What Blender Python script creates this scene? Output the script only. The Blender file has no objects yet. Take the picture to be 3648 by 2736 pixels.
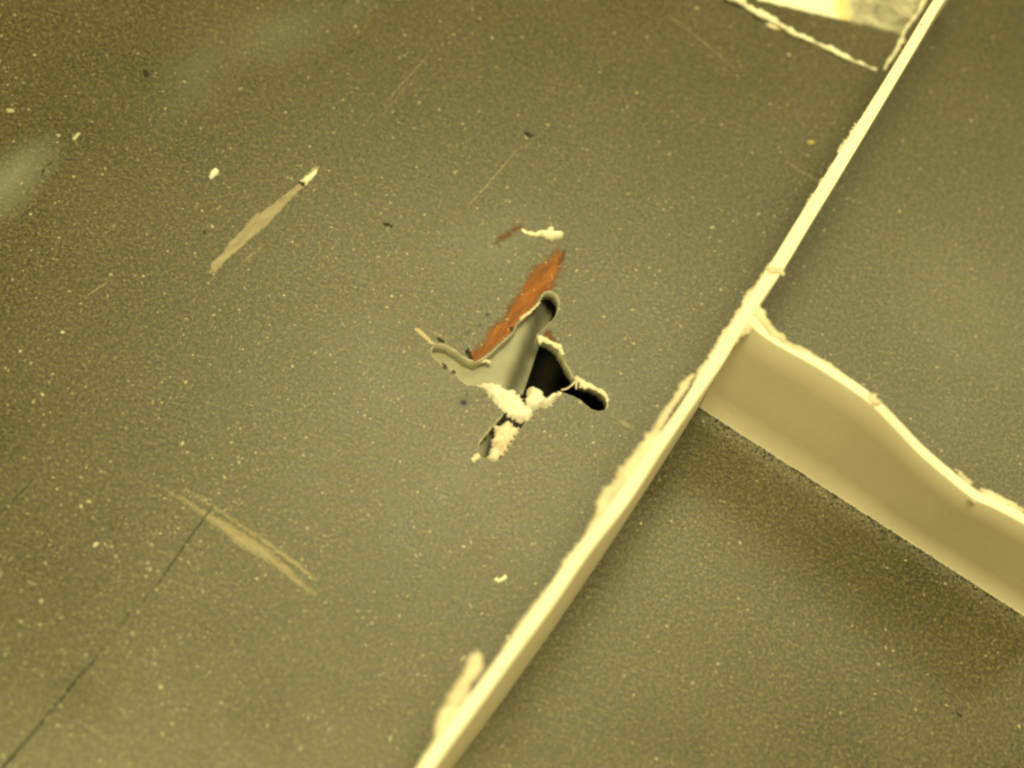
import bpy, bmesh, math, random
from mathutils import Vector, Matrix, noise
from mathutils.geometry import delaunay_2d_cdt, intersect_point_line
random.seed(7)
S = bpy.context.scene
COL = S.collection

# ------------------------------------------------------------------ camera
CX, CY, W_PX = 1824.0, 1368.0, 3648.0
TH = math.radians(28.0)                       # tilt of the view off straight down
NAD = Vector((700 - CX, 4700 - CY))           # where plumb lines of the photograph meet
FPX = NAD.length / math.tan(TH)
PHI = math.asin(-NAD.x / NAD.length)
DIST = FPX / 20.0 / 1000.0                    # 20 photograph pixels to the millimetre at the centre
_r = Vector((1, 0, 0)); FW = Vector((0, math.sin(TH), -math.cos(TH))); _u = Vector((0, math.cos(TH), math.sin(TH)))
CR = math.cos(PHI) * _r + math.sin(PHI) * _u
CU = -math.sin(PHI) * _r + math.cos(PHI) * _u
CAM = -FW * DIST


def at(x, y, z=0.0):
    """the place on the level z that the photograph shows at pixel x, y"""
    d = FW * FPX + CR * (x - CX) - CU * (y - CY)
    return CAM + d * ((z - CAM.z) / d.z)


cd = bpy.data.cameras.new('camera')
cam = bpy.data.objects.new('camera', cd); COL.objects.link(cam)
m3 = Matrix((CR, CU, -FW)).transposed()
cam.matrix_world = Matrix.Translation(CAM) @ m3.to_4x4()
cd.sensor_width = 36.0
cd.lens = FPX / W_PX * 36.0
cd.clip_start = 0.01; cd.clip_end = 50
cd.dof.use_dof = True
cd.dof.focus_distance = (at(1500, 1250) - CAM).dot(FW)
cd.dof.aperture_fstop = 10.0
S.camera = cam

# ------------------------------------------------------------------ light
wd = bpy.data.worlds.new('World'); S.world = wd; wd.use_nodes = True
bg = wd.node_tree.nodes['Background']
bg.inputs[0].default_value = (1.0, 0.76, 0.20, 1); bg.inputs[1].default_value = 0.44


def area(name, loc, target, sx, sy, power, color, along=None):
    l = bpy.data.lights.new(name, 'AREA'); l.shape = 'RECTANGLE'; l.size = sx; l.size_y = sy
    l.energy = power; l.color = color
    o = bpy.data.objects.new(name, l); COL.objects.link(o)
    z = (loc - target).normalized()
    x = along - z * along.dot(z); x.normalize()
    o.matrix_world = Matrix.Translation(loc) @ Matrix((x, z.cross(x), z)).transposed().to_4x4()
    return o


def over(name, px, py, dist, sx, sy, power, color):
    """a ceiling lamp whose mirror image falls on the panel at this place"""
    p = at(px, py); v = (CAM - p).normalized(); d = Vector((-v.x, -v.y, v.z))
    return area(name, p + d * dist, p, sx, sy, power, color, CR)


hot = at(1900, 1500)
side = CR * -0.45 + CU * -0.90; side.z = 0; side.normalize()
area('ceiling_lamp', hot + (side * math.tan(math.radians(8)) + Vector((0, 0, 1))) * 1.5, hot, 0.50, 0.40, 30, (1.0, 0.89, 0.36), CR)
over('ceiling_lamp', 1640, 1500, 1.5, 0.38, 0.26, 3.8, (1.0, 0.93, 0.46))
over('ceiling_lamp', 3700, 1450, 1.6, 0.42, 0.32, 2.8, (1.0, 0.93, 0.46))
S.view_settings.view_transform = 'Standard'; S.view_settings.look = 'None'
S.view_settings.exposure = 0.0; S.view_settings.gamma = 1.0
S.cycles.filter_width = 2.6


# ------------------------------------------------------------------ materials
def mat(name):
    m = bpy.data.materials.new(name); m.use_nodes = True
    nt = m.node_tree; b = nt.nodes['Principled BSDF']
    tc = nt.nodes.new('ShaderNodeTexCoord')
    return m, nt, b, tc.outputs['Object']


def nz(nt, co, scale, detail=2.0, rough=0.5, dist=0.0):
    n = nt.nodes.new('ShaderNodeTexNoise'); n.inputs['Scale'].default_value = scale
    n.inputs['Detail'].default_value = detail; n.inputs['Roughness'].default_value = rough
    n.inputs['Distortion'].default_value = dist
    nt.links.new(co, n.inputs['Vector']); return n.outputs['Fac']


def ramp(nt, fac, stops):
    r = nt.nodes.new('ShaderNodeValToRGB'); e = r.color_ramp.elements
    while len(e) < len(stops): e.new(0.5)
    for k, (p, c) in enumerate(stops):
        e[k].position = p; e[k].color = (c, c, c, 1) if isinstance(c, (int, float)) else (*c, 1)
    nt.links.new(fac, r.inputs['Fac']); return r.outputs['Color']


def mix(nt, fac, a, b, mode='MIX'):
    n = nt.nodes.new('ShaderNodeMix'); n.data_type = 'RGBA'; n.blend_type = mode
    for sock, v in ((n.inputs[0], fac), (n.inputs[6], a), (n.inputs[7], b)):
        if isinstance(v, (int, float)): sock.default_value = v
        elif isinstance(v, tuple): sock.default_value = (*v, 1)
        else: nt.links.new(v, sock)
    return n.outputs[2]


def mth(nt, op, a, b=0.0, clamp=False):
    n = nt.nodes.new('ShaderNodeMath'); n.operation = op; n.use_clamp = clamp
    for s, v in ((n.inputs[0], a), (n.inputs[1], b)):
        if isinstance(v, (int, float)): s.default_value = v
        else: nt.links.new(v, s)
    return n.outputs[0]


def bump(nt, b, h, strength, dist):
    n = nt.nodes.new('ShaderNodeBump'); n.inputs['Strength'].default_value = strength
    n.inputs['Distance'].default_value = dist
    nt.links.new(h, n.inputs['Height']); nt.links.new(n.outputs[0], b.inputs['Normal'])


def board_material():
    m, nt, b, co = mat('speckled_laminate')
    g1 = nz(nt, co, 1900, 4, 0.75); g2 = nz(nt, co, 900, 2, 0.5); g3 = nz(nt, co, 30, 3, 0.5)
    base = ramp(nt, g1, [(0.37, (0.013, 0.0118, 0.0062)), (0.50, (0.048, 0.0432, 0.0235)), (0.66, (0.165, 0.150, 0.085))])
    base = mix(nt, 1.0, base, ramp(nt, g2, [(0.3, 0.72), (0.7, 1.2)]), 'MULTIPLY')
    base = mix(nt, 1.0, base, ramp(nt, g3, [(0.3, 0.88), (0.7, 1.1)]), 'MULTIPLY')
    v = nt.nodes.new('ShaderNodeTexVoronoi'); v.inputs['Scale'].default_value = 1500
    nt.links.new(co, v.inputs['Vector'])
    sp = nt.nodes.new('ShaderNodeSeparateColor'); nt.links.new(v.outputs['Color'], sp.inputs[0])
    pick = mth(nt, 'GREATER_THAN', sp.outputs[0], 0.93)
    near = mth(nt, 'LESS_THAN', v.outputs['Distance'], mth(nt, 'MULTIPLY', sp.outputs[1], 0.42))
    base = mix(nt, mth(nt, 'MULTIPLY', mth(nt, 'MULTIPLY', pick, near), mth(nt, 'MULTIPLY', sp.outputs[2], 0.9)), base, (0.30, 0.29, 0.22))
    # smudges on the board, their pale bluish reflections painted into the base colour
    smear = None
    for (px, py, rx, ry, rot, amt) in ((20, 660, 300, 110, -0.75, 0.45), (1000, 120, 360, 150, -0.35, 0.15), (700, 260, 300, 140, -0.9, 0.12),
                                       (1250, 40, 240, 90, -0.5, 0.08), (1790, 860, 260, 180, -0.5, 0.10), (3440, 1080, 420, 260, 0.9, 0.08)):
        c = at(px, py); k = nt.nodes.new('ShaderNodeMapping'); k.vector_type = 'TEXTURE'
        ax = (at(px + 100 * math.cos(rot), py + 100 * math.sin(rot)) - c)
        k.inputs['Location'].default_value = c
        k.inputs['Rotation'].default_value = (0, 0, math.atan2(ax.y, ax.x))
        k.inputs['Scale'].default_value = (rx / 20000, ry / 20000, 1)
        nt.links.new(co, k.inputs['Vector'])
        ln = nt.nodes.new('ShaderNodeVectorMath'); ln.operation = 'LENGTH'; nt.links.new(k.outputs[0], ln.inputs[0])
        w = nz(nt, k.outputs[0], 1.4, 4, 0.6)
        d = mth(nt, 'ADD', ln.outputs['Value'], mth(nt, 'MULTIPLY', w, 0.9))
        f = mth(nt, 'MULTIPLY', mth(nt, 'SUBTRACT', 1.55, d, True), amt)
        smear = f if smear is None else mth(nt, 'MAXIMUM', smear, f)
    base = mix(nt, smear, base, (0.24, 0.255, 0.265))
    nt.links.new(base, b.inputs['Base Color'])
    rr = ramp(nt, nz(nt, co, 60, 4, 0.6), [(0.3, 0.25), (0.7, 0.32)])
    nt.links.new(rr, b.inputs['Roughness'])
    b.inputs['Specular IOR Level'].default_value = 0.70
    bump(nt, b, g1, 0.40, 0.00008)
    return m


def white_material(name, col, var, rough=0.45, bs=1500, bstr=0.3, tint=None):
    m, nt, b, co = mat(name)
    c = ramp(nt, nz(nt, co, 260, 4, 0.6), [(0.25, var), (0.7, col)])
    if tint: c = mix(nt, ramp(nt, nz(nt, co, 170, 2), [(0.45, 0.0), (0.75, 0.6)]), c, tint)
    nt.links.new(c, b.inputs['Base Color']); b.inputs['Roughness'].default_value = rough
    bump(nt, b, nz(nt, co, bs, 4, 0.65), bstr, 0.0004)
    return m


def strip_material():
    m, nt, b, co = mat('cream_plastic')
    c = ramp(nt, nz(nt, co, 45, 5, 0.6), [(0.3, (0.74, 0.69, 0.62)), (0.65, (0.84, 0.79, 0.74))])
    c = mix(nt, ramp(nt, nz(nt, co, 420, 3, 0.6), [(0.62, 0.0), (0.80, 0.25)]), c, (0.45, 0.40, 0.30))
    v = nt.nodes.new('ShaderNodeTexVoronoi'); v.inputs['Scale'].default_value = 260; nt.links.new(co, v.inputs['Vector'])
    sp = nt.nodes.new('ShaderNodeSeparateColor'); nt.links.new(v.outputs['Color'], sp.inputs[0])
    f = mth(nt, 'MULTIPLY', mth(nt, 'GREATER_THAN', sp.outputs[0], 0.93), mth(nt, 'LESS_THAN', v.outputs['Distance'], 0.06))
    nt.links.new(mix(nt, f, c, (0.12, 0.10, 0.07)), b.inputs['Base Color']); b.inputs['Roughness'].default_value = 0.38
    bump(nt, b, nz(nt, co, 900, 4, 0.6), 0.10, 0.0003)
    return m


def decal_material(name, col, lo, hi, scale=1500, dark=None, along=None, amp=1.6):
    """paint, ink or scuff that lets the board through where it is thin"""
    m, nt, b, co = mat(name)
    at_ = nt.nodes.new('ShaderNodeAttribute'); at_.attribute_name = 'cover'
    if along:
        k = nt.nodes.new('ShaderNodeMapping'); k.vector_type = 'TEXTURE'; d_ = at(*along[1]) - at(*along[0])
        k.inputs['Rotation'].default_value = (0, 0, math.atan2(d_.y, d_.x)); k.inputs['Scale'].default_value = (5, 1, 1)
        nt.links.new(co, k.inputs['Vector']); co = k.outputs[0]
    n = nz(nt, co, scale, 4, 0.65)
    a = mth(nt, 'ADD', at_.outputs['Fac'], mth(nt, 'MULTIPLY', mth(nt, 'SUBTRACT', n, 0.5), amp))
    al = ramp(nt, a, [(lo, 0.0), (hi, 1.0)])
    c = ramp(nt, nz(nt, co, scale * 0.4, 3), [(0.3, dark or tuple(v * 0.75 for v in col)), (0.7, col)])
    nt.links.new(c, b.inputs['Base Color']); b.inputs['Roughness'].default_value = 0.6
    b.inputs['Specular IOR Level'].default_value = 0.25
    nt.links.new(al, b.inputs['Alpha'])
    return m


M = {
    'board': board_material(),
    'core': white_material('pale_core', (0.74, 0.72, 0.64), (0.52, 0.50, 0.44), 0.6, 1500, 0.4),
    'back': white_material('pale_backing', (0.30, 0.30, 0.27), (0.22, 0.22, 0.19), 0.5, 600, 0.15),
    'strip': strip_material(),
    'burr': white_material('torn_plastic', (0.74, 0.68, 0.60), (0.50, 0.44, 0.38), 0.7, 1800, 0.6),
    'fluff': white_material('torn_fibre', (0.85, 0.82, 0.82), (0.74, 0.70, 0.69), 0.9, 1600, 0.9),
    'fluff_pink': white_material('pink_torn_fibre', (0.78, 0.72, 0.67), (0.62, 0.54, 0.49), 0.9, 1600, 0.9, (0.55, 0.38, 0.34)),
    'chip': white_material('white_chip', (0.84, 0.83, 0.78), (0.72, 0.70, 0.62), 0.6, 1200, 0.3),
    'dust': white_material('pale_dust', (0.60, 0.58, 0.46), (0.26, 0.25, 0.19), 0.7, 1200, 0.2),
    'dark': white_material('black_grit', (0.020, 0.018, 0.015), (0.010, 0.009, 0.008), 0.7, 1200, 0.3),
    'ochre': white_material('ochre_chip', (0.55, 0.45, 0.22), (0.38, 0.30, 0.14), 0.7, 1200, 0.3),
    'red': decal_material('rust_red_paint', (0.31, 0.108, 0.022), 0.15, 1.75, 1700, (0.14, 0.050, 0.017), ((1700, 1270), (1990, 900)), 2.0),
    'red_faint': decal_material('faint_red_paint', (0.17, 0.060, 0.026), 0.2, 3.4, 1700),
    'blue': decal_material('blue_ink', (0.02, 0.024, 0.12), 0.1, 0.9, 1900),
    'tan': decal_material('tan_scuff', (0.31, 0.275, 0.225), 0.0, 0.9, 3200, (0.22, 0.19, 0.15), ((750, 970), (1130, 600)), 2.0),
    'tan_pale': decal_material('pale_scuff', (0.46, 0.41, 0.31), 0.0, 0.6, 2200, (0.38, 0.33, 0.25)),
    'tan_faint': decal_material('faint_tan_scuff', (0.30, 0.272, 0.215), 0.0, 1.3, 3000, (0.24, 0.21, 0.155), ((585, 1742), (1130, 2128)), 2.0),
    'hair': decal_material('hairline', (0.36, 0.34, 0.26), 0.0, 1.1, 1500),
    'hair_dark': decal_material('dark_hairline', (0.010, 0.009, 0.007), 0.15, 1.2, 380, None, None, 2.8),
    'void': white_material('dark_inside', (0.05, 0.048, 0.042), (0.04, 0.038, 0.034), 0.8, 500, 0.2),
}


def scrap_material():
    m, nt, b, co = mat('stained_scrap')
    c0 = at(3000, 60); ax = (at(3200, 100) - c0).normalized()
    d = nt.nodes.new('ShaderNodeVectorMath'); d.operation = 'DOT_PRODUCT'
    nt.links.new(co, d.inputs[0]); d.inputs[1].default_value = ax
    t = mth(nt, 'MULTIPLY', mth(nt, 'SUBTRACT', d.outputs['Value'], c0.dot(ax)), 100.0)   # in cm along the edge
    n = nz(nt, co, 130, 5, 0.65)
    tw = mth(nt, 'ADD', t, mth(nt, 'MULTIPLY', mth(nt, 'SUBTRACT', n, 0.5), 0.9))
    grey = ramp(nt, nz(nt, co, 210, 5, 0.7, 1.0), [(0.34, (0.15, 0.14, 0.12)), (0.50, (0.30, 0.29, 0.25)), (0.68, (0.52, 0.50, 0.43))])
    k = ramp(nt, mth(nt, 'ADD', mth(nt, 'MULTIPLY', tw, 1.6), 0.5), [(0.0, 0.0), (1.0, 1.0)])
    c = mix(nt, k, (0.84, 0.83, 0.76), grey)
    st = ramp(nt, mth(nt, 'ADD', mth(nt, 'MULTIPLY', tw, 0.9), 0.5), [(0.25, 0.0), (0.45, 0.8), (0.55, 0.7), (0.75, 0.0)])
    c = mix(nt, st, c, (0.72, 0.56, 0.22))
    nt.links.new(c, b.inputs['Base Color']); b.inputs['Roughness'].default_value = 0.5
    bump(nt, b, n, 0.2, 0.0004)
    return m


M['scrap'] = scrap_material()


# ------------------------------------------------------------------ builders
def obj(name, bm, m, parent=None, smooth=True):
    me = bpy.data.meshes.new(name)
    bmesh.ops.recalc_face_normals(bm, faces=bm.faces)
    bm.to_mesh(me); bm.free()
    me.materials.append(m)
    if smooth:
        for p in me.polygons: p.use_smooth = True
    o = bpy.data.objects.new(name, me); COL.objects.link(o)
    if parent: o.parent = parent
    return o


def tag(o, label=None, cat=None, group=None, kind=None):
    if label: o['label'] = label
    if cat: o['category'] = cat
    if group: o['group'] = group
    if kind: o['kind'] = kind
    return o


def empty(name, label, cat):
    o = bpy.data.objects.new(name, None); COL.objects.link(o); o.empty_display_size = 0.01
    return tag(o, label, cat)


def densify(pts, step, jit=0.0, closed=True):
    out = []; n = len(pts)
    for i in range(n if closed else n - 1):
        a, b = pts[i], pts[(i + 1) % n]
        k = max(1, int((b - a).length / step))
        nn = Vector((-(b - a).y, (b - a).x)); nn = nn.normalized() if nn.length else nn
        for j in range(k):
            p = a.lerp(b, j / k)
            if jit: p = p + nn * random.gauss(0, jit)
            out.append(p)
    if not closed: out.append(pts[-1].copy())
    return out


def inside(p, poly):
    c = False; j = len(poly) - 1
    for i in range(len(poly)):
        a, b = poly[i], poly[j]
        if (a.y > p.y) != (b.y > p.y) and p.x < (b.x - a.x) * (p.y - a.y) / (b.y - a.y) + a.x: c = not c
        j = i
    return c


def edge_dist(p, poly):
    best = 1e9
    for i in range(len(poly)):
        a, b = poly[i - 1], poly[i]; ab = b - a; l2 = ab.length_squared
        t = 0 if l2 == 0 else max(0, min(1, (p - a).dot(ab) / l2))
        best = min(best, (p - a - ab * t).length)
    return best


def fill(outline, res, jit):
    """outline (2D, metres) -> verts, faces, distance to the rim"""
    poly = densify(outline, res * 0.8, jit)
    xs = [p.x for p in poly]; ys = [p.y for p in poly]
    pts = list(poly); y = min(ys)
    while y < max(ys):
        x = min(xs)
        while x < max(xs):
            p = Vector((x + random.uniform(-.3, .3) * res, y + random.uniform(-.3, .3) * res))
            if inside(p, poly) and edge_dist(p, poly) > res * 0.55: pts.append(p)
            x += res
        y += res
    n = len(poly)
    v, e, f, *_ = delaunay_2d_cdt(pts, [], [list(range(n))], 1, 1e-7)
    return v, f, [edge_dist(p, poly) for p in v]


def flake(outline_px, z=0.0, th=0.0008, res=0.0006, jit=0.00010, rough=0.35, soft=0.0012, under=None, lift=None, bumps=900):
    """an irregular torn piece: a domed top over its ragged outline; under=None sits flat on z"""
    outline = [at(x, y, z).to_2d() for x, y in outline_px]
    v, f, d = fill(outline, res, jit)
    bm = bmesh.new(); top = []; bot = []
    dm = max(d) or 1
    for p, q in zip(v, d):
        k = min(1.0, q / min(soft, dm)); prof = math.sqrt(max(0, 1 - (1 - k) ** 2))
        nn = noise.fractal(Vector((p.x * bumps, p.y * bumps, z * 900)), 1.0, 2.0, 3)
        zz = z + th * prof * (0.75 + rough * nn) + th * 0.05
        li = lift(p) if lift else 0
        a = bm.verts.new((p.x, p.y, max(zz, z + th * 0.08) + li))
        top.append(a)
        bot.append(bm.verts.new((p.x, p.y, z + li - (under * prof if under else 0.0))))
    edges = {}
    for t in f:
        try: bm.faces.new([top[i] for i in t])
        except ValueError: pass
        try: bm.faces.new([bot[i] for i in reversed(t)])
        except ValueError: pass
        for i in range(len(t)):
            a, b = t[i], t[(i + 1) % len(t)]; edges[(a, b)] = 1
    for (a, b) in list(edges):
        if (b, a) not in edges:
            try: bm.faces.new((top[b], top[a], bot[a], bot[b]))
            except ValueError: pass
    return bm


def mark(name, outline_px, m, parent, res=0.00035, soft=0.0015, z=0.00004, jit=0.0001, label=None, peak=1.0, rim=0.0, hug=False):
    """a thin film (paint, ink, scuff) on the board with a cover value that fades to its rim"""
    outline = [at(x, y, 0).to_2d() for x, y in outline_px]
    v, f, d = fill(outline, res, jit)
    if hug:                                    # full cover right up to the cut edge of the hole
        segs = [(a, b) for a, b in zip(outline, outline[1:] + outline[:1]) if min(edge_dist(a, hole2), edge_dist(b, hole2)) > 0.0009]
        d = [min(edge_dist(p, [a, b]) for a, b in segs) for p in v]
    bm = bmesh.new(); vs = [bm.verts.new((p.x, p.y, z)) for p in v]
    for t in f:
        try: bm.faces.new([vs[i] for i in t])
        except ValueError: pass
    for fc in bm.faces:
        if fc.normal.z < 0: fc.normal_flip()
    o = obj(name, bm, m, parent, False)
    at_ = o.data.attributes.new('cover', 'FLOAT', 'POINT')
    for i in range(len(o.data.vertices)):
        at_.data[i].value = peak * (rim + (1 - rim) * min(1.0, d[i] / soft)) if i < len(d) else 0
    if label: o['label'] = label
    return o


def ribbon(pts, widths):
    """pixel path and pixel widths -> outline"""
    L, R = [], []
    for i, (x, y) in enumerate(pts):
        a = Vector(pts[max(0, i - 1)]); b = Vector(pts[min(len(pts) - 1, i + 1)])
        t = (b - a).normalized(); n = Vector((-t.y, t.x)); w = widths[i] / 2
        L.append((x + n.x * w, y + n.y * w)); R.append((x - n.x * w, y - n.y * w))
    return L + R[::-1]


def bead(pts_px, rad_px, z=0.0, seg=8, step=0.0004, wob=0.35):
    """a lumpy raised thread lying on z along a pixel path"""
    P = [at(x, y, z).to_2d() for x, y in pts_px]
    path = []; rr = []
    for i in range(len(P) - 1):
        k = max(1, int((P[i + 1] - P[i]).length / step))
        for j in range(k):
            t = j / k; path.append(P[i].lerp(P[i + 1], t)); rr.append((rad_px[i] * (1 - t) + rad_px[i + 1] * t) / 20000)
    path.append(P[-1]); rr.append(rad_px[-1] / 20000)
    bm = bmesh.new(); rings = []
    for i, p in enumerate(path):
        t = path[min(i + 1, len(path) - 1)] - path[max(0, i - 1)]; t.normalize(); n = Vector((-t.y, t.x))
        q = noise.noise(Vector((p.x * 700, p.y * 700, 3.1))); r = rr[i] * (1 + wob * 1.6 * q)
        c = p + n * rr[i] * wob * noise.noise(Vector((p.x * 500, p.y * 500, 9)))
        ring = []
        for k in range(seg):
            a = 2 * math.pi * k / seg
            jr = r * (1 + wob * noise.noise(Vector((p.x * 1500, p.y * 1500, k * 2.0))))
            ring.append(bm.verts.new((c.x + n.x * math.cos(a) * jr, c.y + n.y * math.cos(a) * jr, z + r * 0.75 + math.sin(a) * jr * 0.8)))
        rings.append(ring)
    for a, b in zip(rings, rings[1:]):
        for k in range(seg): bm.faces.new((a[k], a[(k + 1) % seg], b[(k + 1) % seg], b[k]))
    bm.faces.new(rings[0]); bm.faces.new(rings[-1][::-1])
    return bm


# ------------------------------------------------------------------ the ground the panel box rests on
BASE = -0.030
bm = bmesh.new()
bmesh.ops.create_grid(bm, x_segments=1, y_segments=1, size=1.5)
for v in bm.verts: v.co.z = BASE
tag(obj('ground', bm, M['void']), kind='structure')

# ------------------------------------------------------------------ the speckled panel with its plus-shaped hole
panel = empty('speckled_panel', 'dark grey speckled panel with a ragged plus-shaped hole cut through it', 'panel')


def q(pts, s, ox, oy): return [(x / s + ox, y / s + oy) for x, y in pts]


HOLE = q([(1110, 185), (1138, 122), (1165, 98), (1200, 88), (1235, 98), (1268, 128), (1288, 175), (1285, 240), (1240, 320), (1180, 385), (1135, 425),
          (1098, 462), (1150, 485), (1215, 515), (1280, 570), (1318, 650), (1360, 730), (1400, 800), (1450, 845), (1510, 870), (1570, 890), (1630, 925), (1680, 965),
          (1698, 1010), (1696, 1060), (1672, 1098), (1610, 1105), (1545, 1085), (1480, 1025), (1400, 980), (1310, 945), (1250, 1000), (1180, 1075),
          (1085, 1090), (1040, 1160), (960, 1250), (900, 1350), (835, 1450), (800, 1500), (740, 1528), (670, 1515), (622, 1488), (596, 1430),
          (618, 1350), (690, 1255), (760, 1180), (820, 1110), (760, 1060), (705, 990), (660, 915), (590, 885), (500, 880), (440, 832), (380, 775),
          (310, 722), (240, 672), (206, 625), (204, 575), (235, 532), (280, 530), (330, 545), (400, 585), (470, 640), (530, 672), (580, 680),
          (650, 648), (740, 582), (830, 490), (890, 440), (940, 350), (1030, 260)], 2.37, 1450, 1000)
SHEET = 0.0030
hole2 = densify([at(x, y).to_2d() for x, y in HOLE], 0.0004, 0.00005)
EXT = 0.27
outer = [Vector((-EXT, -EXT)), Vector((EXT, -EXT)), Vector((EXT, EXT)), Vector((-EXT, EXT))]
n = len(hole2)
v2, e2, f2, *_ = delaunay_2d_cdt(hole2 + outer, [], [list(range(n)), list(range(n, n + 4))], 0, 1e-7)
bm = bmesh.new(); vs = [bm.verts.new((p.x, p.y, 0)) for p in v2]
for t in f2:
    c = sum((v2[i] for i in t), Vector((0, 0))) / len(t)
    if not inside(c, hole2): bm.faces.new([vs[i] for i in t])
for fc in bm.faces:
    if fc.normal.z < 0: fc.normal_flip()
for fc in bm.faces: fc.normal_update()
top = [f for f in bm.faces]
ov = [vs[n + i] for i in range(4)]
low = [bm.verts.new((p.x, p.y, -SHEET)) for p in outer]
for i in range(4): bm.faces.new((ov[i], ov[(i + 1) % 4], low[(i + 1) % 4], low[i]))
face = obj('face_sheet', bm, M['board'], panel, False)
# cut rim: rounded lip, ragged wall
bm = bmesh.new(); R_ = []
cen = sum(hole2, Vector((0, 0))) / n
for i, p in enumerate(hole2):
    a, b = hole2[i - 2], hole2[(i + 2) % n]; t = (b - a).normalized(); nn = Vector((-t.y, t.x))
    if inside(p + nn * 0.0003, hole2) is False: nn = -nn
    w = 0.00008 * (1 + 1.2 * noise.noise(Vector((p.x * 900, p.y * 900, 1)))); wv = 0.00025 * noise.fractal(Vector((p.x * 1200, p.y * 1200, 4)), 1, 2, 3)
    R_.append([bm.verts.new((*p, 0.00002)), bm.verts.new((*(p + nn * w * 0.35), 0.00007)), bm.verts.new((*(p + nn * w), -0.00012)),
               bm.verts.new((*(p + nn * (w * 0.9 + wv)), -SHEET * 0.5)), bm.verts.new((*(p + nn * (w * 0.5 - wv)), -SHEET)),
               bm.verts.new((*(p - nn * 0.002), -SHEET - 0.0001))])
for i in range(n):
    a, b = R_[i], R_[(i + 1) % n]
    for k in range(5): bm.faces.new((a[k], b[k], b[k + 1], a[k + 1]))
obj('cut_rim', bm, M['core'], panel)
# skirt that carries the sheet
bm = bmesh.new(); T = 0.004
for s in range(4):
    a, b = outer[s] * 0.999, outer[(s + 1) % 4] * 0.999
    ai, bi = a * (1 - T / EXT), b * (1 - T / EXT)
    lo = [bm.verts.new((*p, BASE)) for p in (a, b, bi, ai)]; hi = [bm.verts.new((*p, -SHEET - 0.0002)) for p in (a, b, bi, ai)]
    bm.faces.new(hi); bm.faces.new(lo[::-1])
    for k in range(4): bm.faces.new((lo[k], lo[(k + 1) % 4], hi[(k + 1) % 4], hi[k]))
obj('side_wall', bm, M['core'], panel, False)
# backing layer under the sheet: close below the left of the hole, sagging away to the right
bm = bmesh.new(); G = 160
g0, g1, gu = at(1840, 1320), at(2040, 1400), (at(1984, 1263) - at(1890, 1230)).to_2d().normalized()
grid = []
for i in range(G + 1):
    row = []
    for j in range(G + 1):
        p = Vector((-0.04 + 0.08 * i / G, -0.04 + 0.08 * j / G)) + at(1840, 1320).to_2d()
        s = (p - at(1870, 1230).to_2d()).dot(gu) + 0.0006 * noise.noise(Vector((p.x * 160, p.y * 160, 3)))
        sg = 1 / (1 + math.exp(max(-40, min(40, -(s - 0.0006) / 0.0006))))
        z = -SHEET - 0.0004 - 0.007 * sg
        z += 0.0003 * noise.noise(Vector((p.x * 120, p.y * 120, 0)))
        row.append(bm.verts.new((*p, z)) if s < 0.0028 else None)
    grid.append(row)
for i in range(G):
    for j in range(G):
        quad = (grid[i][j], grid[i + 1][j], grid[i + 1][j + 1], grid[i][j + 1])
        if None not in quad: bm.faces.new(quad)
obj('backing_layer', bm, M['back'], panel)

# torn white core in the hole: parts of the panel
def part(name, outline, m, **k): return obj(name, flake(outline, **k), m, panel)


part('torn_core', q([(590, 880), (650, 865), (710, 860), (800, 885), (850, 935), (910, 935), (940, 965), (985, 1030), (1000, 1075), (1060, 1095), (1085, 1085), (1050, 1150),
                     (1010, 1200), (930, 1195), (860, 1150), (815, 1115), (760, 1065), (705, 1000), (655, 925)], 2.37, 1450, 1000), M['fluff'], z=-0.0010, th=0.0020, under=0.0012, res=0.00032, rough=0.5, soft=0.0016, jit=0.0002, bumps=950)
part('torn_core', q([(1010, 960), (1035, 925), (1075, 910), (1125, 930), (1150, 975), (1160, 1015), (1205, 985), (1235, 960), (1290, 950), (1280, 995), (1240, 1040), (1190, 1075), (1120, 1080),
                     (1060, 1110), (1015, 1100), (1000, 1040), (1010, 1000)], 2.37, 1450, 1000), M['fluff'], z=-0.0004, th=0.0024, under=0.0014, res=0.00032, rough=0.5, soft=0.0018, jit=0.0002, bumps=950)
part('torn_core', q([(730, 1210), (770, 1240), (830, 1195), (880, 1205), (910, 1245), (950, 1245), (900, 1345), (840, 1440), (800, 1480), (750, 1520), (700, 1520), (670, 1495),
                     (700, 1430), (720, 1350), (740, 1290)], 2.37, 1450, 1000), M['fluff_pink'], z=-0.0014, th=0.0018, under=0.0012, res=0.00032, rough=0.5, soft=0.0016, jit=0.0002, bumps=950)
part('torn_core', q([(1100, 460), (1120, 455), (1170, 480), (1240, 520), (1265, 520), (1320, 550), (1310, 580), (1335, 620), (1310, 635), (1280, 590), (1210, 545), (1130, 520), (1115, 540), (1100, 500)], 2.37, 1450, 1000),
     M['core'], z=-0.0001, th=0.0006, under=0.0006, res=0.0004, soft=0.0006, jit=0.00012)
part('torn_core', q([(1400, 785), (1440, 810), (1480, 825), (1500, 850), (1560, 865), (1580, 890), (1640, 905), (1700, 975), (1695, 1050), (1670, 985), (1600, 930), (1530, 900), (1500, 915), (1460, 905), (1450, 870), (1410, 835)], 2.37, 1450, 1000),
     M['core'], z=-0.0001, th=0.0007, under=0.0006, res=0.0004, soft=0.0006, jit=0.00012)
part('torn_core', q([(940, 320), (960, 300), (1030, 250), (1110, 175), (1125, 185), (1050, 270), (985, 320), (960, 340)], 2.37, 1450, 1000), M['burr'], z=-0.0001, th=0.0004, under=0.0003, res=0.0004, soft=0.0005)
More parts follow.
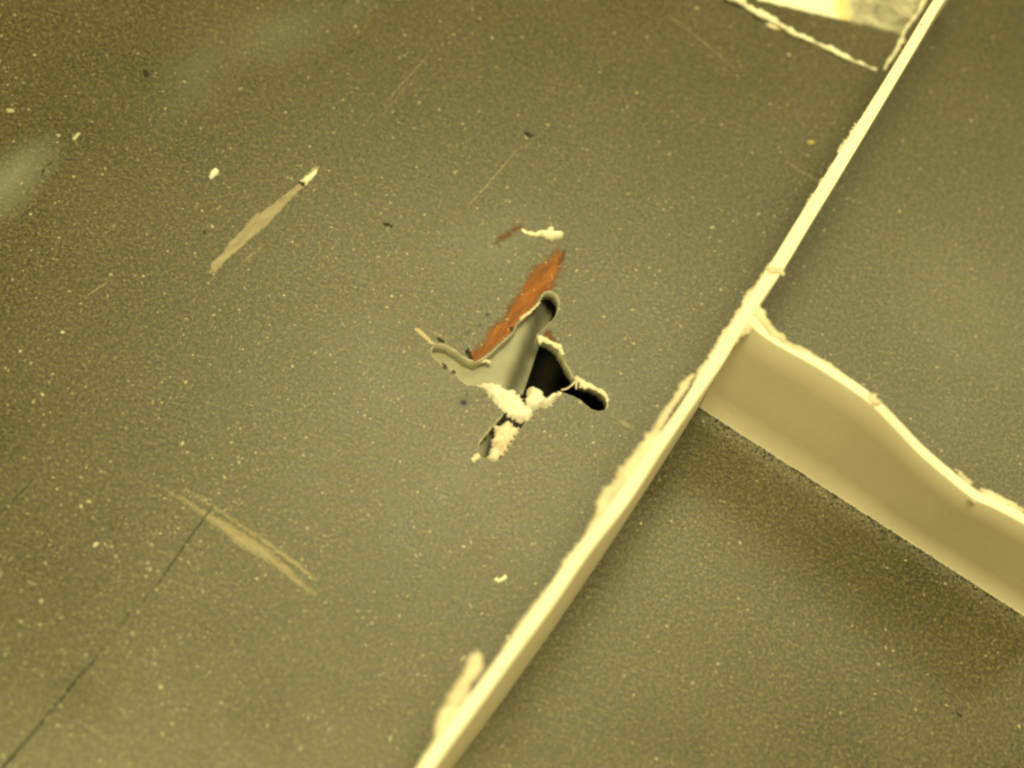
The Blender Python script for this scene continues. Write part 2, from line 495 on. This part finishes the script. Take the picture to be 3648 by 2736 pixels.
part('torn_core', q([(620, 690), (660, 655), (700, 670), (720, 690), (690, 700), (650, 690)], 2.37, 1450, 1000), M['burr'], z=-0.0012, th=0.0005, under=0.0004, res=0.0004, soft=0.0005)
part('torn_core', q([(540, 1500), (590, 1450), (625, 1490), (570, 1535), (550, 1530)], 2.37, 1450, 1000), M['burr'], z=0, th=0.0003, res=0.0003, soft=0.0004)
obj('fibre', bead(q([(1300, 925), (1350, 915), (1390, 885), (1425, 850)], 2.37, 1450, 1000), [4, 3, 3, 4], z=-0.0004, seg=6), M['burr'], panel)
obj('fibre', bead(q([(1430, 920), (1428, 880), (1440, 840)], 2.37, 1450, 1000), [2.5, 2.5, 3], z=-0.0003, seg=6), M['burr'], panel)
obj('fibre', bead(q([(1120, 545), (1122, 520), (1115, 495)], 2.37, 1450, 1000), [2, 2, 3], z=-0.0003, seg=6), M['burr'], panel)

# paint, ink and scuffs on the panel
mark('paint_smear', [(1690, 1292), (1675, 1270), (1690, 1235), (1725, 1180), (1775, 1120), (1820, 1060), (1850, 1010), (1890, 950), (1930, 915), (1985, 880), (2020, 890), (2015, 960), (1990, 1010), (1966, 1034),
                      (1940, 1038), (1922, 1054), (1900, 1092), (1880, 1108), (1842, 1146), (1819, 1184), (1796, 1203), (1758, 1241), (1720, 1270)], M['red'], panel, soft=0.0019, hug=True, rim=0.05, label='rust red paint smear along the edge of the hole')
mark('paint_smear', q([(930, 440), (1000, 300), (1060, 290), (1030, 370), (985, 440)], 1.659, 1400, 700), M['red_faint'], panel, soft=0.0016, label='faint red smear above the rust red one')
mark('paint_smear', q([(570, 270), (640, 200), (740, 150), (800, 150), (790, 190), (730, 230), (640, 290), (590, 300)], 1.659, 1400, 700), M['red_faint'], panel, soft=0.0016, label='faint red smear left of the white scrap')
mark('paint_smear', q([(890, 790), (930, 770), (960, 830), (1010, 880), (980, 910), (920, 860), (880, 830)], 1.659, 1400, 700), M['red_faint'], panel, soft=0.0008, label='reddish stain at the notch of the hole')
mark('paint_smear', q([(510, 1160), (560, 1170), (555, 1195), (515, 1190)], 1.659, 1400, 700), M['red_faint'], panel, soft=0.0006)
for (x, y, r) in ((1707, 1160, 13), (1652, 1436, 22), (1735, 1120, 14), (1665, 1185, 12), (1690, 1195, 10), (1640, 1205, 8), (457, 2192, 12), (1662, 1405, 10), (2062, 1515, 10), (1812, 1152, 8), (1745, 1165, 10)):
    mark('ink_spot', [(x + r * math.cos(a) * random.uniform(.7, 1.3), y + r * math.sin(a) * random.uniform(.6, 1.1)) for a in [k * math.pi / 4 for k in range(8)]], M['blue'], panel, res=0.0002, soft=r / 22000, peak=0.8)
mark('scuff', q([(1560, 150), (1610, 150), (1640, 170), (1590, 230), (1520, 300), (1440, 400), (1350, 480), (1200, 640), (1030, 830), (900, 960), (720, 1100), (540, 1280), (400, 1380), (320, 1470), (250, 1570),
                (225, 1590), (235, 1530), (190, 1560), (140, 1570), (190, 1500), (190, 1420), (330, 1310), (420, 1170), (560, 1030), (680, 890), (810, 755), (840, 770), (1000, 650), (1200, 500), (1330, 385), (1450, 250)], 3.686, 700, 550),
     M['tan'], panel, soft=0.00025, rim=0.55, jit=0.00006, label='broad tan scrape pointing at the white sliver')
mark('scuff', ribbon([(860, 940), (900, 905), (945, 868)], [6, 14, 4]), M['tan_faint'], panel, res=0.0003, soft=0.0003, rim=0.3)
mark('scuff', ribbon([(585, 1742), (660, 1786), (730, 1832), (790, 1870), (880, 1935), (960, 1985), (1040, 2050), (1130, 2128)], [8, 22, 26, 40, 56, 44, 30, 22]), M['tan_faint'], panel, soft=0.0007, rim=0.5, label='long tan arc scuff, the lower of a pair')
mark('scuff', ribbon([(655, 1742), (760, 1806), (870, 1880), (960, 1940), (1050, 2005), (1125, 2068)], [8, 10, 14, 18, 18, 16]), M['tan_faint'], panel, res=0.0003, soft=0.0003, rim=0.55, label='thin tan arc scuff, the upper of a pair')
mark('scuff', q([(60, 410), (90, 395), (160, 460), (235, 525), (210, 545), (140, 480)], 2.37, 1450, 1000), M['tan_pale'], panel, res=0.0003, soft=0.0003, rim=0.8)
mark('scuff', q([(180, 430), (230, 410), (310, 455), (320, 490), (260, 490)], 2.37, 1450, 1000), M['tan_faint'], panel, res=0.0005, soft=0.0006)
mark('scuff', q([(650, 505), (690, 540), (740, 560), (790, 605), (770, 625), (710, 600), (670, 560)], 2.212, 1900, 1250), M['tan_faint'], panel, res=0.0003, soft=0.0003, rim=0.3)
for pts, w, k in (([(1660, 742), (1740, 655), (1820, 560), (1850, 525)], [6, 9, 7, 3], 'hair'), ([(1590, 800), (1650, 745)], [3, 4], 'hair'),
                  ([(1365, 375), (1440, 290), (1520, 205)], [3, 5, 4], 'hair'), ([(1345, 430), (1400, 365), (1460, 290)], [3, 4, 2], 'hair'), ([(1290, 450), (1340, 390)], [3, 3], 'hair'),
                  ([(310, 1055), (345, 1030), (390, 1000)], [5, 8, 4], 'hair'), ([(680, 1080), (760, 990)], [3, 3], 'hair'),
                  ([(1130, 2190), (1200, 2290), (1280, 2440)], [3, 4, 3], 'hair'), ([(270, 2560), (360, 2620), (440, 2660)], [5, 8, 4], 'hair'),
                  ([(2800, 575), (2900, 640), (3000, 690), (3150, 770)], [5, 6, 5, 3], 'hair'), ([(2390, 60), (2540, 180), (2620, 250)], [5, 5, 3], 'hair'), ([(1640, 2380), (1600, 2330), (1560, 2310)], [4, 3, 3], 'hair'),
                  ([(900, 940), (700, 1150)], [2, 2], 'hair'), ([(3050, 800), (3200, 880)], [4, 3], 'hair'),
                  ([(760, 1800), (735, 1835), (690, 1895), (560, 2085), (510, 2140)], [5, 8, 7, 6, 3], 'hair_dark'), ([(450, 2200), (330, 2360), (275, 2415)], [4, 7, 9], 'hair_dark'), ([(270, 2425), (200, 2510), (110, 2620), (30, 2710), (-60, 2830)], [10, 9, 9, 13, 12], 'hair_dark'),
                  ([(0, 1832), (90, 1740), (170, 1650)], [6, 4, 3], 'hair_dark'), ([(3010, 1740), (2980, 1720)], [3, 3], 'hair_dark'),
                  ([(146, 630), (152, 612), (160, 602)], [4, 9, 3], 'hair_dark'), ([(164, 592), (176, 586), (186, 572)], [3, 8, 3], 'hair_dark'), ([(200, 578), (215, 572), (222, 573)], [2, 5, 2], 'hair_dark'), ([(236, 568), (262, 570)], [3, 2], 'hair_dark')):
    mark('scratch', ribbon(pts, [x_ * 0.8 for x_ in w]), M[k], panel, res=0.0003, soft=0.00012, jit=0.00003, z=0.00007, rim=0.5 if k == 'hair' else 0.62)
# lifted slivers of the laminate beside the left arm of the hole
part('laminate_chip', q([(245, 478), (265, 475), (320, 510), (310, 518), (265, 508)], 2.37, 1450, 1000), M['dark'], z=0.0, th=0.0004, res=0.0003, soft=0.0004)
part('laminate_chip', q([(488, 600), (515, 570), (560, 650), (530, 660)], 2.37, 1450, 1000), M['dark'], z=0.0, th=0.0004, res=0.0003, soft=0.0004)
part('laminate_chip', q([(865, 400), (880, 388), (900, 402), (890, 430), (870, 430)], 2.37, 1450, 1000), M['dark'], z=0.0, th=0.0003, res=0.0003, soft=0.0004)
part('laminate_chip', q([(290, 690), (320, 700), (350, 740), (310, 745)], 2.37, 1450, 1000), M['dark'], z=0.0, th=0.0003, res=0.0003, soft=0.0004)
part('laminate_chip', q([(370, 760), (400, 750), (415, 790), (385, 790)], 2.37, 1450, 1000), M['dark'], z=0.0, th=0.0003, res=0.0003, soft=0.0004)

# ------------------------------------------------------------------ the two white strips standing on edge
H = 0.0325
LEFT = [(3560, -330), (3440, -160), (3324, 0), (3225, 164), (3122, 331), (3016, 500), (2914, 663), (2816, 820), (2737, 950), (2646, 1092), (2580, 1192), (2517, 1292), (2425, 1440), (2302, 1612), (2176, 1792), (2038, 1973), (1908, 2160), (1783, 2328), (1657, 2500), (1556, 2637), (1482, 2740), (1357, 2912)]
RIGHT = [(3600, -330), (3482, -160), (3367, 0), (3270, 164), (3171, 331), (3070, 500), (2972, 663), (2876, 820), (2798, 950), (2700, 1094), (2637, 1192), (2577, 1292), (2474, 1440), (2357, 1612), (2239, 1792), (2099, 1973), (1970, 2160), (1845, 2328), (1720, 2500), (1619, 2637), (1545, 2740), (1420, 2912)]


def wall(lpx, rpx, hs, feet=None):
    """a standing strip: top edges from the photograph at their own height, feet plumb below (or at their own place)"""
    def cat(P, t):
        i = min(len(P) - 2, int(t)); f = t - i; p0, p1, p2, p3 = P[max(0, i - 1)], P[i], P[i + 1], P[min(len(P) - 1, i + 2)]
        return 0.5 * ((2 * p1) + (p2 - p0) * f + (2 * p0 - 5 * p1 + 4 * p2 - p3) * f * f + (3 * p1 - p0 - 3 * p2 + p3) * f ** 3)
    A = [at(*p, h) for p, h in zip(lpx, hs)]; B = [at(*p, h) for p, h in zip(rpx, hs)]
    F = feet if feet else [Vector((b.x, b.y, 0)) for b in B]
    bm = bmesh.new(); rows = []; K = 14; N = (len(A) - 1) * K
    for s in range(N + 1):
        t = s / K; a, b, f = cat(A, t), cat(B, t), cat(F, t)
        bk = f + Vector((a.x - b.x, a.y - b.y, 0)); f.z = bk.z = 0.0
        w = 0.00007 * noise.noise(Vector((a.x * 600, a.y * 600, 0))); r = 0.00025
        d = (a - b); d.z = 0; d.normalize()
        ring = [f - d * 0.0001, f.lerp(b, 0.012) , b - Vector((0, 0, r)) , b + d * r * 0.35 - Vector((0, 0, r * 0.3)), b + d * r, b.lerp(a, 0.5) + Vector((0, 0, w)), a - d * r * 0.5, a - Vector((0, 0, r * 0.8 + w)), a.lerp(bk, 0.5), bk]
        rows.append([bm.verts.new(p) for p in ring])
    for a, b in zip(rows, rows[1:]):
        for k in range(len(a)): bm.faces.new((a[k], a[(k + 1) % len(a)], b[(k + 1) % len(b)], b[k]))
    bm.faces.new(rows[0]); bm.faces.new(rows[-1][::-1])
    return bm


def strip_obj(name, bm, parent):
    o = obj(name, bm, M['strip'], parent)
    md = o.modifiers.new('edges', 'EDGE_SPLIT'); md.split_angle = math.radians(40)
    return o


LEAN = [0.0017] * 4 + [0.0016, 0.0014, 0.0012, 0.0009, 0.0007, 0.0004, 0.0002] + [0.0] * (len(LEFT) - 11)
FOOTPTS = []
for l_, r_, k_ in zip(LEFT, RIGHT, LEAN):
    a_, b_ = at(*l_, H), at(*r_, H); d_ = (a_ - b_); d_.z = 0
    FOOTPTS.append(Vector((b_.x, b_.y, 0)) + d_.normalized() * k_)


def smooth_line(P, meas):
    """least-squares cubic through the foot points"""
    import numpy as np
    o_ = P[0]; t_ = (P[-1] - P[0]).normalized(); n_ = Vector((-t_.y, t_.x, 0))
    u_ = [(p - o_).dot(t_) for p in P + meas]; w_ = [(p - o_).dot(n_) for p in P + meas]
    c_ = np.polyfit([x * 10 for x in u_], w_, 3)
    return [o_ + t_ * (p - o_).dot(t_) + n_ * float(np.polyval(c_, (p - o_).dot(t_) * 10)) for p in P]


FOOTPTS = smooth_line(FOOTPTS, [at(*p_) for p_ in ((2331, 1700), (2280, 1792), (2144, 1973), (2010, 2165), (1900, 2326), (1681, 2637), (1609, 2736))] * 2)
ls = empty('standing_strip', 'long cream strip on edge crossing the panel diagonally, ragged burr down its left side', 'strip')
strip_obj('strip_wall', wall(LEFT, RIGHT, [H] * len(LEFT), FOOTPTS), ls)
Lp = [Vector(p) for p in LEFT]


def lx(y):
    for a, b in zip(LEFT, LEFT[1:]):
        if a[1] <= y <= b[1]: return a[0] + (b[0] - a[0]) * (y - a[1]) / (b[1] - a[1])


def burr(outer_px, inset=14, closing=None, **k):
    back = closing or [(lx(y) + inset, y) for (x, y) in outer_px[::-1][::2]]
    kw = dict(z=H - 0.0008, th=0.0008, under=0.0012, res=0.0005, soft=0.0009, jit=0.00014, rough=0.6); kw.update(k)
    return obj('torn_burr', flake(outer_px + back, **kw), M['burr'], ls)


burr([(3118, 340), (3069, 418), (3029, 464), (3020, 490), (3004, 504), (2983, 535), (2990, 550), (2963, 584), (2946, 603), (2943, 627), (2926, 634), (2919, 657), (2890, 696), (2874, 723), (2850, 765)])
burr([(2768, 905), (2740, 935), (2716, 972), (2695, 1005), (2660, 1045), (2644, 1064), (2641, 1082), (2618, 1120), (2595, 1155), (2575, 1180), (2556, 1208), (2552, 1225), (2530, 1253), (2520, 1275), (2501, 1300), (2481, 1321), (2478, 1340), (2465, 1372)], inset=10)
burr([(2474, 1330), (2463, 1331), (2420, 1372), (2411, 1395), (2384, 1431), (2343, 1490), (2320, 1535), (2302, 1537), (2292, 1557), (2297, 1563), (2275, 1585), (2257, 1612), (2230, 1639), (2221, 1661), (2207, 1659), (2195, 1680), (2198, 1698), (2153, 1738), (2128, 1772), (2120, 1805), (2122, 1833), (2098, 1866)],
     closing=[(2150, 1835), (2180, 1790), (2230, 1725), (2310, 1618), (2348, 1562), (2368, 1506), (2408, 1446), (2447, 1388), (2470, 1348)], z=H - 0.0013, th=0.0009)
burr([(2122, 1833), (2094, 1874), (2081, 1906), (2056, 1942), (2027, 1967), (2004, 1998), (1993, 2025), (1968, 2068), (1918, 2131), (1875, 2187), (1837, 2231), (1800, 2293), (1768, 2356), (1725, 2406), (1700, 2440)], inset=16)
obj('curled_burr', flake([(1702, 2314), (1720, 2338), (1724, 2376), (1708, 2408), (1678, 2440), (1672, 2467), (1655, 2502), (1628, 2535), (1606, 2570), (1588, 2610), (1560, 2660), (1530, 2710), (1470, 2790), (1400, 2880), (1385, 2880), (1440, 2800),
                          (1482, 2748), (1491, 2713), (1523, 2678), (1548, 2628), (1545, 2587), (1553, 2546), (1576, 2517), (1579, 2499), (1611, 2455), (1620, 2432), (1643, 2402), (1658, 2367), (1673, 2338)],
                         z=H - 0.0022, th=0.0012, under=0.0008, res=0.0005, soft=0.0013, jit=0.00012, rough=0.5), M['burr'], ls)
obj('torn_burr', flake(q([(500, 1120), (540, 1020), (640, 900), (720, 760), (760, 750), (700, 900), (560, 1060), (420, 1300), (300, 1480), (180, 1600), (190, 1520), (330, 1330)], 3.413, 1450, 2250), z=H - 0.0016, th=0.0009, under=0.0008, res=0.0005, soft=0.0008), M['burr'], ls)
burr([(3232, 175), (3205, 205), (3170, 260), (3140, 310)], inset=8)
obj('torn_tab', flake([(2730, 955), (2770, 950), (2790, 958), (2798, 950), (2797, 978), (2786, 985), (2776, 972), (2740, 975)], z=H + 0.0001, th=0.0005, res=0.0003, soft=0.0004), M['burr'], ls)

bs = empty('branching_strip', 'shorter cream strip on edge with a wavy top, branching off the long strip', 'strip')
FRONT = [(2660, 1144), (2722, 1199), (2806, 1250), (2891, 1297), (3000, 1366), (3102, 1440), (3190, 1528), (3270, 1612), (3366, 1696), (3464, 1773), (3549, 1813), (3648, 1866), (3760, 1930), (3960, 2060)]
BACK = [(x + 17.5, y - 28) for x, y in FRONT]
FEET = [(2493, 1448)]
f0, f1 = Vector((2494, 1449)), Vector((3648, 2190))
hs = []
for (x, y) in FRONT: hs.append(H)
top0 = at(*FRONT[0], H)
FEET = []; fd = (at(*f1) - at(*f0)).normalized(); base0 = at(*f0)
hs = []
for p in FRONT:
    P = at(*p, H); s = (P - base0).dot(fd); g = base0 + fd * s
    off = (P - g); off.z = 0
    side = off.dot(Vector((fd.y, -fd.x, 0)))          # how far the top would hang over its foot
    k = max(0.0, side) if side > 0 else side
    drop = max(0.0, side) * 0.55 / math.tan(TH)       # share it between a lower edge and a lean
    hs.append(H - drop)
    P = at(*p, H - drop); s = (P - base0).dot(fd); FEET.append(base0 + fd * s)
FEETPX = None


def wall_branch():
    A = [at(*p, h) for p, h in zip(BACK, hs)]; B = [at(*p, h) for p, h in zip(FRONT, hs)]
    bm = bmesh.new(); K = 12; rows = []

    def cat(P, t):
        i = min(len(P) - 2, int(t)); f = t - i; p0, p1, p2, p3 = P[max(0, i - 1)], P[i], P[i + 1], P[min(len(P) - 1, i + 2)]
        return 0.5 * ((2 * p1) + (p2 - p0) * f + (2 * p0 - 5 * p1 + 4 * p2 - p3) * f * f + (3 * p1 - p0 - 3 * p2 + p3) * f ** 3)
    nrm = Vector((-fd.y, fd.x, 0))
    if nrm.dot(A[4] - B[4]) < 0: nrm = -nrm
    tk = 0.0027
    for s in range((len(A) - 1) * K + 1):
        t = s / K; a, b, f = cat(A, t), cat(B, t), cat(FEET, t); f = Vector((f.x, f.y, 0)); bk = f + nrm * tk
        r = 0.00028; w = 0.0001 * noise.noise(Vector((a.x * 500, a.y * 500, 2)))
        ring = [f - nrm * 0.0002, f.lerp(b, 0.012)]
        for e in (0.25, 0.5, 0.75):
            m_ = f.lerp(b, e); m_ = m_ + nrm * 0.0004 * math.sin(e * math.pi) * noise.noise(Vector((t * 0.4, 0, 7))); ring.append(m_)
        ring += [b - Vector((0, 0, r)), b + nrm * r * 0.35 - Vector((0, 0, r * 0.3)), b + nrm * r, b.lerp(a, 0.5) + Vector((0, 0, w)), a - nrm * r * 0.5, a - Vector((0, 0, r)), a.lerp(bk, 0.5), bk]
        rows.append([bm.verts.new(p) for p in ring])
    for a, b in zip(rows, rows[1:]):
        for k in range(len(a)): bm.faces.new((a[k], a[(k + 1) % len(a)], b[(k + 1) % len(b)], b[k]))
    bm.faces.new(rows[0]); bm.faces.new(rows[-1][::-1])
    return bm


strip_obj('strip_wall', wall_branch(), bs)


def bburr(px, z, **k):
    kw = dict(z=z - 0.0008, th=0.0008, under=0.0010, res=0.0005, soft=0.0008, jit=0.00016, rough=0.7); kw.update(k)
    return obj('torn_burr', flake(px, **kw), M['burr'], bs)


bburr([(2690, 1086), (2701, 1084), (2724, 1110), (2733, 1132), (2746, 1148), (2752, 1160), (2764, 1172), (2775, 1184), (2795, 1194), (2800, 1210), (2842, 1231), (2870, 1240), (2899, 1255), (2936, 1286), (2968, 1300), (2982, 1310), (2990, 1324),
       (3020, 1345), (3055, 1374), (3085, 1400), (3125, 1402), (3120, 1422), (3140, 1432), (3128, 1450), (3024, 1368), (2920, 1296), (2836, 1248), (2750, 1198), (2680, 1130)], H)
bburr([(3464, 1760), (3476, 1766), (3486, 1790), (3470, 1798), (3452, 1780)], hs[9], th=0.0010)
bburr([(3490, 1735), (3520, 1742), (3570, 1768), (3650, 1815), (3648, 1830), (3560, 1788), (3500, 1760)], hs[10])
bburr([(3400, 1668), (3430, 1690), (3470, 1722), (3455, 1726), (3420, 1700)], hs[8])
for px in ([(2632, 1180), (2652, 1172), (2662, 1186), (2650, 1200), (2634, 1206), (2622, 1200)], [(2616, 1206), (2630, 1200), (2634, 1218), (2618, 1232), (2604, 1230)], [(2648, 1164), (2664, 1152), (2680, 1168), (2668, 1190), (2656, 1180)]):
    obj('torn_burr', flake(px, z=H - 0.0010, th=0.0009, under=0.0010, res=0.0004, soft=0.0006), M['burr'], ls)

# ------------------------------------------------------------------ loose pieces lying on the panel
def loose(name, px, m, label, cat, group=None, **k):
    kw = dict(z=0.0, th=0.0008, res=0.0004, soft=0.0006, jit=0.00008); kw.update(k)
    group = group or {'black_grit': 'black specks of grit on the panel', 'pale_crumb': 'pale crumbs lying on the panel'}.get(name)
    return tag(obj(name, flake(px, **kw), m), label, cat, group)


loose('paper_scrap', [(2600, -140), (2640, -60), (2700, 2), (2800, 24), (2960, 62), (3110, 98), (3212, 120), (3226, 96), (3240, 70), (3262, 52), (3275, 20), (3300, -20), (3330, -70), (3380, -160)], M['scrap'],
      'bright cream scrap with a yellow stain and grey mottling, in the far right corner', 'scrap', th=0.0006, res=0.0016, rough=0.15, bumps=200, soft=0.0006)
tag(obj('torn_bead', bead([(2560, -60), (2600, -8), (2640, 14), (2700, 52), (2760, 82), (2830, 124), (2900, 152), (2960, 182), (3010, 206), (3060, 226), (3122, 250)], [22, 20, 17, 15, 12, 11, 8, 10, 8, 6, 5], wob=0.5, step=0.00018, seg=10), M['chip']),
    'thin ragged white bead running below the yellow-stained scrap towards the long strip', 'bead')
loose('bead_crumb', [(2725, 82), (2750, 84), (2770, 96), (2780, 104), (2760, 106), (2740, 96)], M['burr'], 'tiny pale crumb lying just below the ragged white bead', 'crumb', th=0.0004, res=0.0003)
tag(obj('torn_thread', bead([(3150, 252), (3160, 226), (3184, 196), (3208, 150), (3216, 120), (3240, 86), (3262, 56), (3282, 22), (3310, -30)], [5, 6, 9, 9, 7, 7, 8, 7, 7], wob=0.6, step=0.0003), M['chip']),
    'pale torn thread lying between the stained scrap and the long strip', 'thread')
loose('torn_scrap', q([(512, 225), (525, 215), (570, 240), (640, 262), (705, 265), (740, 240), (790, 235), (825, 240), (835, 205), (880, 195), (905, 210), (900, 245), (1000, 255), (1015, 270), (1010, 320), (930, 350), (870, 350),
                       (800, 325), (740, 305), (700, 310), (620, 300), (560, 275)], 3.318, 1700, 750), M['chip'], 'curled white torn scrap with a thin tail, above the rust red smear', 'scrap', th=0.0014, soft=0.0009)
loose('white_chip', q([(160, 280), (230, 190), (275, 190), (300, 225), (280, 260), (200, 325), (175, 320)], 3.686, 700, 550), M['chip'], 'bright white oblong chip left of the broad tan scrape', 'chip', th=0.0012)
loose('white_sliver', q([(1360, 350), (1410, 300), (1480, 270), (1560, 205), (1585, 190), (1575, 240), (1520, 320), (1440, 410), (1410, 380), (1390, 360)], 3.686, 700, 550), M['chip'], 'pointed white sliver at the upper end of the broad tan scrape', 'sliver', th=0.0009)
loose('black_grit', q([(1330, 370), (1360, 355), (1385, 370), (1410, 365), (1420, 390), (1395, 420), (1365, 400), (1335, 390)], 3.686, 700, 550), M['dark'], 'black crumb between the white sliver and the tan scrape', 'crumb', th=0.0007, res=0.0003)
loose('curved_chip', q([(575, 580), (590, 568), (600, 580), (622, 572), (630, 560), (645, 555), (650, 575), (620, 598), (595, 604), (578, 595)], 1.601, 1400, 1700), M['chip'], 'small curved pale chip alone on the panel, near the lower end of the long strip', 'chip', th=0.0007, res=0.0003)
loose('pale_crumb', q([(30, 573), (72, 573), (72, 592), (40, 595)], 1.475, 0, 0), M['dust'], 'small pale crumb at the left border of the photo, above the grey smudge', 'crumb', th=0.0006, res=0.0003)
loose('pale_crumb', q([(292, 703), (322, 708), (315, 722), (300, 720)], 1.475, 0, 0), M['dust'], 'small pale crumb just left of the slanted one, near the left border', 'crumb', th=0.0006, res=0.0003)
loose('pale_crumb', q([(380, 732), (400, 705), (418, 695), (420, 707), (395, 732)], 1.475, 0, 0), M['dust'], 'thin slanted pale crumb near the left border', 'crumb', th=0.0005, res=0.0003)
loose('pale_crumb', [(2875, 504), (2892, 500), (2903, 506), (2898, 514), (2882, 514)], M['ochre'], 'small ochre crumb near the upper part of the long strip', 'crumb', th=0.0005, res=0.0003)
loose('pale_crumb', q([(640, 355), (690, 290), (715, 300), (690, 350), (655, 380)], 3.413, 1450, 2250), M['dust'], 'small pale crumb beside the curled end of the burr', 'crumb', th=0.0006, res=0.0003)
loose('pale_crumb', q([(1090, 1210), (1112, 1208), (1122, 1225), (1105, 1235)], 1.659, 1400, 700), M['dust'], 'tiny pale crumb on the near rim of the right arm of the hole', 'crumb', th=0.0005, res=0.0003)
loose('black_grit', [(510, 250), (522, 248), (530, 262), (526, 274), (514, 270)], M['dark'], 'black speck of grit on the hazy smear, upper left', 'grit', th=0.0006, res=0.0003)
loose('black_grit', [(1362, 795), (1380, 793), (1402, 804), (1396, 810), (1372, 804)], M['dark'], 'thin black speck of grit right of the broad tan scrape', 'grit', th=0.0005, res=0.0003)
loose('black_grit', [(1866, 470), (1890, 474), (1902, 482), (1890, 490), (1874, 484)], M['dark'], 'dark speck of grit at the end of a pale hairline scratch, above the torn scrap', 'grit', th=0.0005, res=0.0003)
loose('black_grit', [(3405, 2538), (3424, 2542), (3432, 2552), (3418, 2556)], M['dark'], 'black speck of grit on the bare near right part of the panel', 'grit', th=0.0006, res=0.0003)
loose('black_grit', [(722, 822), (732, 822), (734, 832), (724, 834)], M['dark'], 'tiny dark speck of grit just left of the middle of the tan scrape', 'grit', th=0.0004, res=0.0003)

# dust all over the panel, grit standing in for contact shadow along one foot: nobody could count it
bm = bmesh.new()


def grain(p, r, flat=0.6):
    k = random.choice((4, 5, 6)); a0 = random.random() * 6.3; el = random.uniform(1, 2.0) if random.random() < .4 else 1.0
    ang = random.random() * 3.14; ca, sa = math.cos(ang), math.sin(ang)
    def tr(x, y): x *= el; return p.x + x * ca - y * sa, p.y + x * sa + y * ca
    ring = [bm.verts.new((*tr(r * math.cos(a0 + 6.283 * i / k) * random.uniform(.6, 1.2), r * math.sin(a0 + 6.283 * i / k) * random.uniform(.6, 1.2)), 0.00001)) for i in range(k)]
    t = bm.verts.new((*tr(random.uniform(-.3, .3) * r, random.uniform(-.3, .3) * r), r * flat * random.uniform(.6, 1.4)))
    for i in range(k): bm.faces.new((ring[i], ring[(i + 1) % k], t))


hb = [at(x, y).to_2d() for x, y in HOLE]
cnt = 0
while cnt < 4200:
    x, y = random.uniform(-250, 3900), random.uniform(-250, 2950)
    wgt = 0.30 + 0.7 * math.exp(-((x - 350) / 700) ** 2 - ((y - 2100) / 650) ** 2) + 0.35 * math.exp(-((x - 1350) / 350) ** 2 - ((y - 1050) / 250) ** 2)
    wgt *= 0.45 + 1.1 * max(0, 0.5 + noise.noise(Vector((x / 260, y / 260, 5))))
    if x > 2600 - (y - 1100) * 0.65: wgt *= 0.40
    if random.random() > wgt: continue
    p = at(x, y).to_2d()
    if inside(p, hb): continue
    grain(p, min(0.00042, random.lognormvariate(math.log(0.000085), 0.5))); cnt += 1
for k in range(110):                                    # crumbs knocked loose round the smear and the hole
    t = random.random(); p = at(1690 + 310 * t + random.gauss(0, 55), 1290 - 390 * t + random.gauss(-10, 55)).to_2d()
    if not inside(p, hb): grain(p, min(0.0003, random.lognormvariate(math.log(0.00012), 0.4)))
tag(obj('dust', bm, M['dust'], None, False), 'pale dust specks scattered over the dark panel', 'dust', kind='stuff')
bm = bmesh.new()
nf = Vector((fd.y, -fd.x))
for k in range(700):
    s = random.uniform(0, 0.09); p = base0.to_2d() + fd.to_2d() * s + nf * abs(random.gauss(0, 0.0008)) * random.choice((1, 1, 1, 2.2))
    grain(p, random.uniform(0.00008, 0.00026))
tag(obj('grit', bm, M['dark'], None, False), 'dark grit standing in for the contact shadow along the foot of the branching strip', 'grit', kind='stuff')
